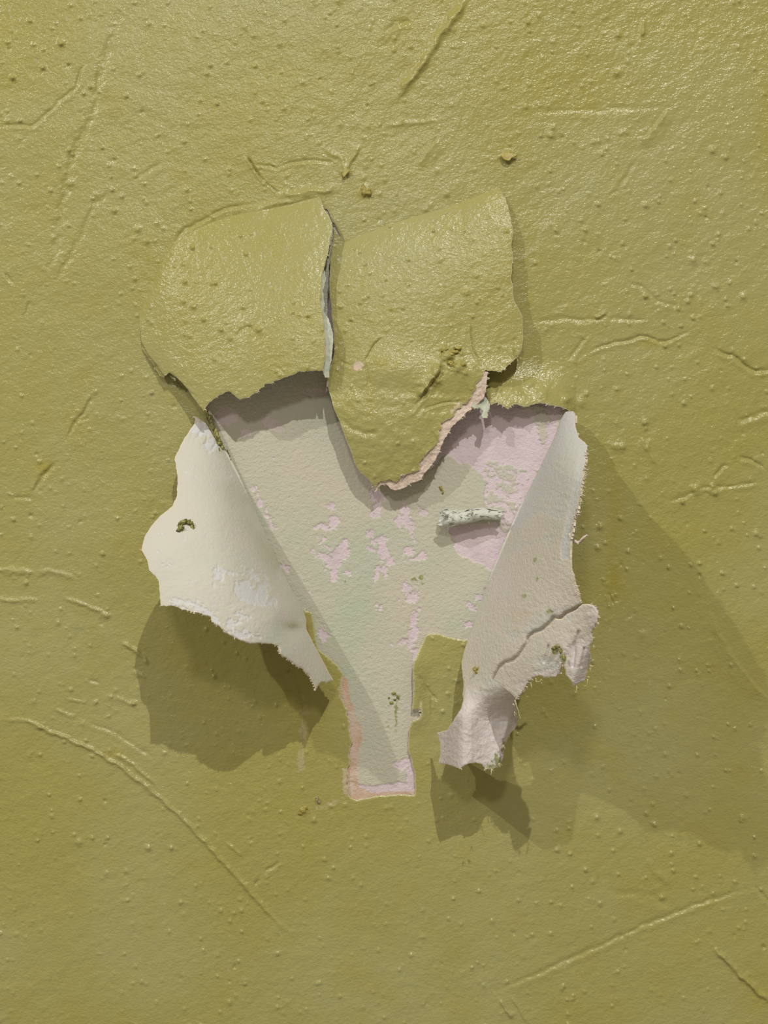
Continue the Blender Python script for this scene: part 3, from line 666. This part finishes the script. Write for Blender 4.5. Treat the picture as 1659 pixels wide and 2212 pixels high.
# crumb that pokes through this flap
arc = []
for i in range(9):
    t = i / 8; a = math.pi * (1.08 - 1.12 * t)
    arc.append((402 + 15 * math.cos(a), 1141 - 15 * math.sin(a), lh(402, 1132) + 4, 5.6 if i < 6 else 4.6, 1, .9))
arc.append((386, 1145, lh(386, 1145) + 3, 4.6, 1, 1)); arc.append((392, 1140, lh(386, 1145) + 3, 5.6, 1, 1))
c = knot('green_paint_crumb', arc, M_CRUMB, None, 5)
tag(c, 'arched green paint crumb stuck on the large white flap at the left', 'paint crumb')

# ------------------------------------------------------------------ right flap
HRX, HRY = 1010.0, 1385.0
def h_right_core(X, Y):
    d = (X - HRX) * .917 + (Y - HRY) * .398
    s = -((X - HRX) * .398 - (Y - HRY) * .917)        # grows downwards from the fold's foot; negative up the fold
    Hm = sint(s, [-560, -520, -440, -330, -200, -60, 40, 110, 180, 260], [90, 260, 600, 560, 500, 450, 400, 360, 320, 300])
    lam = sint(s, [-540, -300, 0, 200], [82, 92, 112, 150])
    h0 = sint(s, [-560, -60, 60, 160, 260], [9, 10, 14, 30, 26])
    return h0 + Hm * (1 - np.exp(-np.maximum(d + 10, 0) / lam)), d, s
def h_right(xs, ys, X, Y, at, under=True):
    h, d, s = h_right_core(X, Y)
    h = h + fbm(X, Y, 120, 2, 2) * 8 * sstep(20, 100, d) + fbm(X, Y, 10, 7, 3) * .9
    h = h - 1.8 * at.get('blue', 0) - 1.4 * at.get('plaster', 0)
    # curled-in outer hem of the upper part
    q = X - np.interp(Y, [900, 960, 1100, 1200, 1230], [1238, 1252, 1222, 1206, 1204])
    h = h - 4 * sstep(0, 16, q) * (1 - sstep(1150, 1260, Y)) * sstep(930, 980, Y)
    if xs is not None:
        p = np.array(CRACK, float); m = (X > 1040) & (Y > 1280) & (Y < 1500)
        _, r = nearest(np.stack([X[m], Y[m]], 1), p, False); t = np.zeros_like(X); t[m] = np.exp(-(r / 4.5) ** 2)
        yc = np.interp(X, p[::-1, 0], p[::-1, 1])
        h = h - 9 * t - (9 * sstep(-3, 5, Y - yc) * (X > 1064) * (Y < 1500) if under else 0)
    return np.maximum(h, 9.5)
CRACK = [(1258, 1308), (1240, 1317), (1222, 1324), (1208, 1337), (1196, 1333), (1185, 1346), (1168, 1361), (1152, 1366), (1140, 1377), (1136, 1390), (1128, 1402), (1118, 1417), (1105, 1427), (1090, 1431), (1078, 1441), (1069, 1457), (1064, 1468)]
RF = [(1238, 888, .6), (1242, 900, 1), (1243, 922, 1), (1250, 945, 1), (1262, 954, 1), (1268, 962, 1.5), (1266, 990, 1.5), (1262, 1020, 2), (1256, 1050, 2), (1251, 1085, 2), (1243, 1115, 1.5), (1237, 1148, 1.5), (1232, 1168, 1), (1231, 1200, 1), (1232, 1225, 1.2), (1240, 1255, 1.2), (1247, 1278, 1.2), (1251, 1298, 1), (1256, 1306, .8),
      (1256, 1330, 0), (1240, 1345, 0), (1214, 1360, 0), (1190, 1375, 0), (1160, 1390, 0), (1140, 1420, 0), (1110, 1450, 0), (1085, 1475, 0),
      (1075, 1485, 0), (1040, 1485, 0), (1018, 1495, 0), (1001, 1520, .4), (999, 1500, .5), (1001, 1480, .6), (998, 1450, .6), (997, 1432, .6), (1003, 1405, .6), (1010, 1384, .5), (1018, 1360, .3), (1036, 1308, .3), (1066, 1226, .3), (1110, 1122, .3), (1162, 1018, .3), (1195, 950, .3), (1205, 925, 1), (1212, 905, 1), (1222, 890, 1)]
rf = thing('peeled_paint_flap', 'beige-backed flap curled out to the right with a ragged lower corner and strip', 'peeling paint', 1110, 1130, 8, 'white-backed flaps folded out of the bare patch')
BL = [(1200, 880), (1244, 885), (1270, 955), (1268, 1030), (1240, 1130), (1228, 1140), (1226, 1118), (1200, 1122), (1180, 1110), (1160, 1108), (1148, 1120), (1125, 1135), (1105, 1150), (1095, 1145), (1130, 1060), (1180, 960)]
def blue_r(X, Y):
    a = polymask(X, Y, BL, 2.5, 3, 1.0)
    fleck = sstep(.05, .25, fbm(X, Y, 13, 6, 4, .7) - .04) * spot(X, Y, 1205, 1030, 45, 70) * 1.2
    b = np.clip(a * (.88 - np.clip(fleck, 0, .7)), 0, 1)
    e = polymask(X, Y, [(1240, 930), (1256, 940), (1262, 1000), (1245, 1100), (1232, 1160), (1228, 1205), (1214, 1210), (1210, 1180), (1228, 1110), (1240, 1020)], 1.5, 2, 2)
    g = blobs(X, Y, [(1155, 1355, 34, 14, -40), (1190, 1330, 30, 10, -20), (1110, 1370, 12, 14), (1215, 1318, 20, 6, -20), (1110, 1190, 18, 4, -30), (1150, 1170, 24, 3, -10)], 6, 4) * .6
    return np.clip(np.maximum.reduce([b, e, g]), 0, 1)
ra = {'blue': blue_r, 'green': lambda X, Y: blobs(X, Y, [(1132, 1287, 4, 4), (1188, 1320, 7, 5), (1155, 1210, 3, 4), (1160, 1250, 2, 3)], 2, 3) * .7,
      'plaster': lambda X, Y: .5 * sstep(.2, .6, fbm(X, Y, 90, 4, 3)) * (Y > 1130), 'pink': lambda X, Y: .25 * sstep(.3, .7, fbm(X, Y, 70, 8, 3)) * (Y > 1180)}
sheet('paper_back', ragged(RF, 1, seed=4), h_right, [M_RFLAP, M_PAINT, M_EDGE], 4, rf, 2.0, ra, rim=2.5, rimlow=1.2, rimf=lambda X, Y: sstep(14, 30, (X - HRX) * .917 + (Y - HRY) * .398) + (Y > 1390))
def rh(x, y): return float(h_right(None, None, np.array([[float(x)]]), np.array([[float(y)]]), {})[0, 0])
CORNER = [(1258, 1306, .8), (1270, 1304, 1), (1283, 1308, 1), (1292, 1322, 1.2), (1291, 1342, 1.5), (1283, 1356, 1.5), (1278, 1370, 1.8), (1280, 1385, 1.8), (1274, 1400, 1.8), (1276, 1425, 2), (1270, 1448, 2), (1262, 1470, 1.5), (1250, 1478, 1.5), (1240, 1482, 1), (1232, 1470, 1.2), (1222, 1458, 1), (1220, 1440, 1), (1214, 1428, 1), (1211, 1440, 1), (1208, 1455, 1.5),
          (1195, 1463, 1.5), (1180, 1464, 1.5), (1165, 1460, 1.5), (1150, 1464, 1.5), (1138, 1478, 1.5), (1126, 1498, 1.5), (1114, 1512, 1), (1108, 1502, 0), (1090, 1488, 0), (1066, 1474, 0), (1068, 1466, .4), (1073, 1454, 1), (1081, 1442, 1), (1093, 1433, 1.4), (1108, 1430, 1.4), (1122, 1420, 1.4), (1133, 1404, 1.4), (1140, 1390, 1.4), (1144, 1378, 1.4), (1156, 1368, 1.4), (1172, 1363, 1.4), (1190, 1348, 1.4),
          (1200, 1336, 1.2), (1212, 1338, 1.2), (1226, 1326, 1.2), (1243, 1318, 1)]
def h_corner(xs, ys, X, Y, at):
    h = h_right(None, ys, X, Y, {k: v for k, v in at.items()}, False)
    h = h + 1 + 8 * spot(X, Y, 1285, 1335, 20, 30) - 26 * sstep(1235, 1285, X) * sstep(1350, 1470, Y) + 7 * np.sin((X + Y * .4) / 9) * sstep(1205, 1235, X) * sstep(1370, 1420, Y)
    # two tears in the lower hem
    for pts, w in (([(1250, 1365), (1240, 1395), (1241, 1410), (1238, 1440)], 3.0), ([(1185, 1395), (1176, 1430)], 2.5), ([(1262, 1400), (1255, 1440)], 2.0)):
        p = np.array(pts, float); _, r = nearest(np.stack([X.ravel(), Y.ravel()], 1), p, False); h = h - 7 * np.exp(-(r.reshape(X.shape) / w) ** 2)
    return h
ca = {'blue': lambda X, Y: blobs(X, Y, [(1185, 1440, 24, 10, -20), (1150, 1360, 20, 10), (1180, 1430, 20, 12), (1225, 1330, 10, 8)], 6, 5) * .7,
      'green': lambda X, Y: blobs(X, Y, [(1205, 1402, 7, 5), (1216, 1420, 5, 12, -20), (1196, 1408, 4, 5), (1150, 1478, 5, 3)], 3, 6) * .9,
      'plaster': lambda X, Y: np.clip(blobs(X, Y, [(1185, 1455, 30, 7), (1250, 1430, 24, 50), (1284, 1335, 9, 34), (1135, 1480, 14, 12)], 6, 2), 0, 1) * .75}
o = sheet('torn_corner', ragged(CORNER, 1, seed=5, rough=1.5), h_corner, [M_RFLAP, M_PAINT, M_EDGE], 5, rf, 1.8, ca, rim=3, rimlow=2); o['label'] = 'crumpled white lower corner split off by a crack'
STRIP = [(1040, 1462, 0), (1066, 1466, 0), (1100, 1486, 0), (1114, 1506, .8), (1117, 1530, .8), (1118, 1555, 1), (1112, 1575, 1.4), (1100, 1588, 1.4), (1092, 1605, 1.6), (1090, 1625, 1.6), (1084, 1642, 1.6), (1075, 1658, 1.6), (1062, 1662, 1.4), (1048, 1660, 1.3), (1042, 1650, 1), (1028, 1647, 1.2), (1005, 1652, 1.4), (992, 1660, 1.4), (985, 1658, 1.2), (970, 1651, 1), (947, 1649, .8),
         (951, 1628, .6), (950, 1605, .6), (944, 1583, .4), (955, 1580, .6), (966, 1576, .8), (978, 1560, .8), (985, 1548, .8), (996, 1530, .6), (1002, 1505, .4), (1005, 1485, 0), (1020, 1470, 0)]
def h_strip(xs, ys, X, Y, at):
    h, d, s = h_right_core(X, Y)
    g = sstep(1475, 1560, Y)
    h2 = sint(X, [935, 960, 985, 1005, 1035, 1055, 1085, 1120], [45, 100, 172, 200, 172, 166, 160, 172], 15) + 8 * sstep(1560, 1660, Y)
    h = h * (1 - g) + h2 * g + 1 + 3 * sstep(1470, 1500, Y)
    q = (X - 1010) * .72 + (Y - 1470) * .6
    h = h - 8 * np.exp(-((q - 3) / 7) ** 2) * spot(X, Y, 1018, 1462, 22, 26)
    h = h - 22 * sstep(1098, 1116, X + (Y - 1550) * .25) * sstep(1480, 1520, Y)
    return h + fbm(X, Y, 8, 3, 3) * 1.6
sa = {'plaster': lambda X, Y: .8 * sstep(1470, 1510, Y + fbm(X, Y, 20, 2, 2) * 14) * np.ones_like(X), 'green': lambda X, Y: blobs(X, Y, [(1078, 1645, 12, 14), (1088, 1620, 5, 12), (1060, 1657, 16, 5)], 7, 8) * .8,
      'blue': lambda X, Y: blobs(X, Y, [(1080, 1475, 30, 20), (1060, 1450, 20, 12)], 6, 5) * .5}
o = sheet('hanging_strip', ragged(STRIP, 1, seed=7, rough=1.3), h_strip, [M_RFLAP, M_PAINT, M_EDGE], 4.5, rf, 1.8, sa, rim=2.5, rimlow=1.5, rimf=lambda X, Y: sstep(1486, 1510, Y)); o['label'] = 'pinkish white strip hanging at the foot of the flap'
# fringe of fibres and the curled thread on the outer edge
hs = []
edge = [(1266, 985), (1264, 1015), (1260, 1040), (1258, 1060), (1254, 1085), (1248, 1105), (1242, 1120), (1238, 1140), (1244, 1270), (1250, 1290)]
for x, y in edge:
    for k in range(4):
        hs.append(hair(x - 3 + random.uniform(-1, 1), y + random.uniform(-9, 9), rh(x, y) - 2, random.uniform(-.4, 1.2), random.uniform(6, 15), random.uniform(.8, 1.6), random.uniform(-1.5, 1.5), .0))
V, F = merge(hs); o = mesh_obj('frayed_fiber', V, F, [M_PINK], rf); o['kind'] = 'stuff'
hs = []
for x, y in [(1266, 1028), (1262, 1058), (1256, 1080), (1160, 1468), (1172, 1470), (1278, 1440), (1272, 1465), (1110, 1518), (1114, 1540), (1248, 1482), (1090, 1610), (1080, 1650), (1064, 1662), (1285, 1395), (1150, 1475)]:
    for k in range(3):
        hs.append(hair(x - 3, y + random.uniform(-4, 4), rh(x, y) - 3, random.uniform(.2, 1.9), random.uniform(6, 13), random.uniform(.8, 1.5), random.uniform(-1.5, 1.5), .0))
hs.append(hair(1112, 1512, rh(1112, 1512), 1.25, 52, 1.1, .1, 0, 9)); hs.append(hair(1240, 1105, rh(1240, 1105), 1.5, 55, .6, -.3, 0, 9))
V, F = merge(hs); o = mesh_obj('green_fiber', V, F, [M_LIME], rf); o['kind'] = 'stuff'; o['label'] = 'lime-green paint fibres on the frayed edge'
hc = rh(1228, 1160) + 2
V, F = tube_geo([(1230, 1152, hc), (1234, 1161, hc), (1241, 1169, hc + 2), (1249, 1173, hc + 3), (1256, 1167, hc + 5), (1261, 1160, hc + 6), (1268, 1156, hc + 6), (1272, 1159, hc + 6)], [2.2, 3.0, 3.4, 3.8, 3.2, 2.4, 1.6, .5], 8)
mesh_obj('curled_fiber', V, F, [M_PINK], rf)
y0 = rh(1030, 1450)
c = knot('yellow_paint_crumb', [(1026, 1445, y0 + 3, 5, 1, 1), (1031, 1452, y0 + 3, 5, 1.3, .7), (1034, 1443, y0 + 4, 3, .6, 1.6)], M_CHIP, None, 3, 3)
tag(c, 'small yellow-green paint crumb near the foot of the right-hand flap', 'paint crumb')
c = knot('green_paint_crumb', [(1198, 1400, rh(1198, 1400) + 12, 5, 1.2, 1), (1205, 1396, rh(1205, 1396) + 12, 4.5, 1, 1), (1212, 1408, rh(1212, 1408) + 12, 4, .8, 1.4), (1218, 1420, rh(1218, 1420) + 10, 4, .8, 1.6)], M_CRUMB, None, 8, 3)
tag(c, 'bent green paint crumb on the crumpled lower corner of the right-hand flap', 'paint crumb')

# ------------------------------------------------------------------ rolled shred on the patch
def roll():
    nu, nv = 46, 64
    V, F = [], []
    for j in range(nv + 1):
        t = j / nv
        for i in range(nu + 1):
            u = i / nu
            x = 957 + 122 * u; yc = 1119 - 8 * u; R0 = (16.5 - 6.5 * u) * (1 + .10 * math.sin(u * 11 + 1))
            yc += 2.6 * math.sin(u * 7)
            ang = t * 2 * math.pi * 1.45
            r = R0 * (1 - .22 * t) * (1 + .05 * math.sin(u * 17 + ang * 2) + .34 * float(vnoise(np.array(u * 14.0), np.array(t * 11.0), 3) - .5))
            e = (float(vnoise(np.array(t * 13.0), np.array(3.3), 5)) - .5) * 30
            xx = x + e * (max(0, 1 - u / .12) ** 1.5 + max(0, 1 - (1 - u) / .12) ** 1.5) + 2.5 * math.sin(ang * 1.5 + u * 9)
            # starts on the wall at the top edge and rolls out and under
            V.append(V3(xx, yc - r * math.sin(ang + math.pi * .5) * 1.0, 1 + R0 - r * math.cos(ang + math.pi * .5) * -1.0 + 20))
    w = nu + 1
    for j in range(nv):
        for i in range(nu):
            F.append((j * w + i, j * w + i + 1, (j + 1) * w + i + 1, (j + 1) * w + i))
    return V, F
rl = thing('rolled_paper_shred', 'rolled-up white paper shred lying across the right half of the bare patch', 'paper shred', 1018, 1105, 2)
V, F = roll()
o = mesh_obj('paper_roll', V, F, [M_ROLL], rl); md = o.modifiers.new('thickness', 'SOLIDIFY'); md.thickness = 2 * U; md.offset = 0
o = sheet('lifted_root', ragged([(962, 1106, 1), (985, 1100, .8), (1020, 1103, .6), (1050, 1100, .6), (1072, 1103, .8), (1084, 1108, 1), (1082, 1124, 1.4), (1040, 1128, 1), (1000, 1132, 1), (966, 1130, 1), (955, 1120, 1)], 1, seed=2),
          lambda xs, ys, X, Y, at: 2.5 + 12 * sstep(1098, 1122, Y), [M_SAGE, M_SAGE, M_EDGE], 1.5, rl, 1.6)
knot('lime_crust', [(960, 1112, 20, 3.6, .8, 1), (966, 1122, 26, 3.6, 1, .8), (960, 1130, 18, 3, 1.2, .6), (972, 1128, 24, 3, 1.6, .6), (1000, 1132, 22, 2.2, 3, .5)], M_LIME, rl, 4, 2)
V, F = merge([hair(1055, 1126, 24, 1.2, 9, 1.4, .4, 0), hair(958, 1122, 18, 1.9, 12, 1.4, .6, 0), hair(1078, 1112, 20, .9, 9, 1.2, .4, 0)])
mesh_obj('frayed_fiber', V, F, [M_EDGE], rl)['kind'] = 'stuff'

# small pale flake hanging off the tongue
FL = [(1018, 878, .6), (1024, 862, .8), (1036, 858, .8), (1048, 858, .8), (1056, 868, .8), (1057, 880, .8), (1053, 890, 1), (1050, 902, .8), (1042, 903, .8), (1040, 897, .8), (1044, 888, .8), (1036, 880, .8), (1026, 882, .8)]
c = sheet('pale_paint_flake', ragged(FL, 1, seed=3), lambda xs, ys, X, Y, at: 50 + (Y - 860) * .35 + 5 * np.sin(X / 8), [M_SAGE, M_SAGE, M_EDGE], 2.5, None, 1.3)
tag(c, 'tiny pale sage flake hanging beside the upper right edge of the green tongue', 'paint flake')

# ------------------------------------------------------------------ loose chips on the wall and patch
def chip(name, label, outline, h0, tilt, mat=M_CHIP, pit=None, cat='paint chip', group=None, under=M_BROWN):
    p = ragged(outline, .8, 1.6, seed=3)
    cx, cy = p.mean(0)
    o = sheet(name, p, lambda xs, ys, X, Y, at: h0 + (X - cx) * tilt[0] + (Y - cy) * tilt[1] + 1.6 * fbm(X, Y, 7, 3, 3), [mat, under, mat], 2, None, 1.2)
    return tag(o, label, cat, group)
G = 'small chips and scabs on the painted wall'
chip('paint_chip', 'curled olive chip on the wall above the upper right corner of the middle flap', [(1080, 333), (1088, 330), (1104, 331), (1117, 334), (1106, 340), (1100, 346), (1090, 344)], PT + 9, (.05, .35), group=G)
chip('paint_chip', 'triangular chip at the meeting of two cracks above the vertical slit', [(738, 377), (742, 366), (752, 364), (756, 369), (748, 376), (742, 384)], PT + 10, (.2, .1), group=G)
c = knot('paint_scab', [(786, 409, PT + 3, 7, .9, 1), (792, 415, PT + 3, 9, 1.1, .9), (784, 402, PT + 2, 4, .8, 1.2)], M_CHIP, None, 2, 3); tag(c, 'brownish knobbly scab on the wall just above the middle flap', 'paint scab', G)
c = knot('paint_scab', [(653, 1751, PT + 2, 6, 1, 1), (660, 1746, PT + 1, 4.5, 1, .8), (648, 1757, PT + 1, 4, 1.2, .8)], M_CHIP, None, 6, 3); tag(c, 'green scab on the wall left of the foot of the bare patch', 'paint scab', G)
c = knot('paint_scab', [(685, 1726, PT + 2, 4.5, 1, 1), (689, 1732, PT + 1, 4, .8, 1.3)], M_BROWN, None, 7, 2); tag(c, 'small dark scab beside the pink lower left corner of the bare patch', 'paint scab', G)
c = knot('green_paint_crumb', [(850, 1497, 2, 3.6, 1.3, .7), (845, 1518, 2, 4.4, 1, .8), (859, 1506, 2, 3.4, .8, 1.2), (840, 1508, 2, 2.4, 1, 1), (853, 1512, 2, 2.8, 1.2, .7)], M_CRUMB, None, 3, 2)
tag(c, 'cluster of green crumbs on the narrow lower neck of the bare patch', 'paint crumb')
c = knot('yellow_paint_crumb', [(953, 1055, 3, 3.4, .8, 1.6), (957, 1063, 3, 3, .8, 1.2), (950, 1052, 3, 2.2, 1.2, .8)], M_CHIP, None, 2, 2)
tag(c, 'tiny yellow-green crumb on the bare patch above the rolled shred', 'paint crumb')
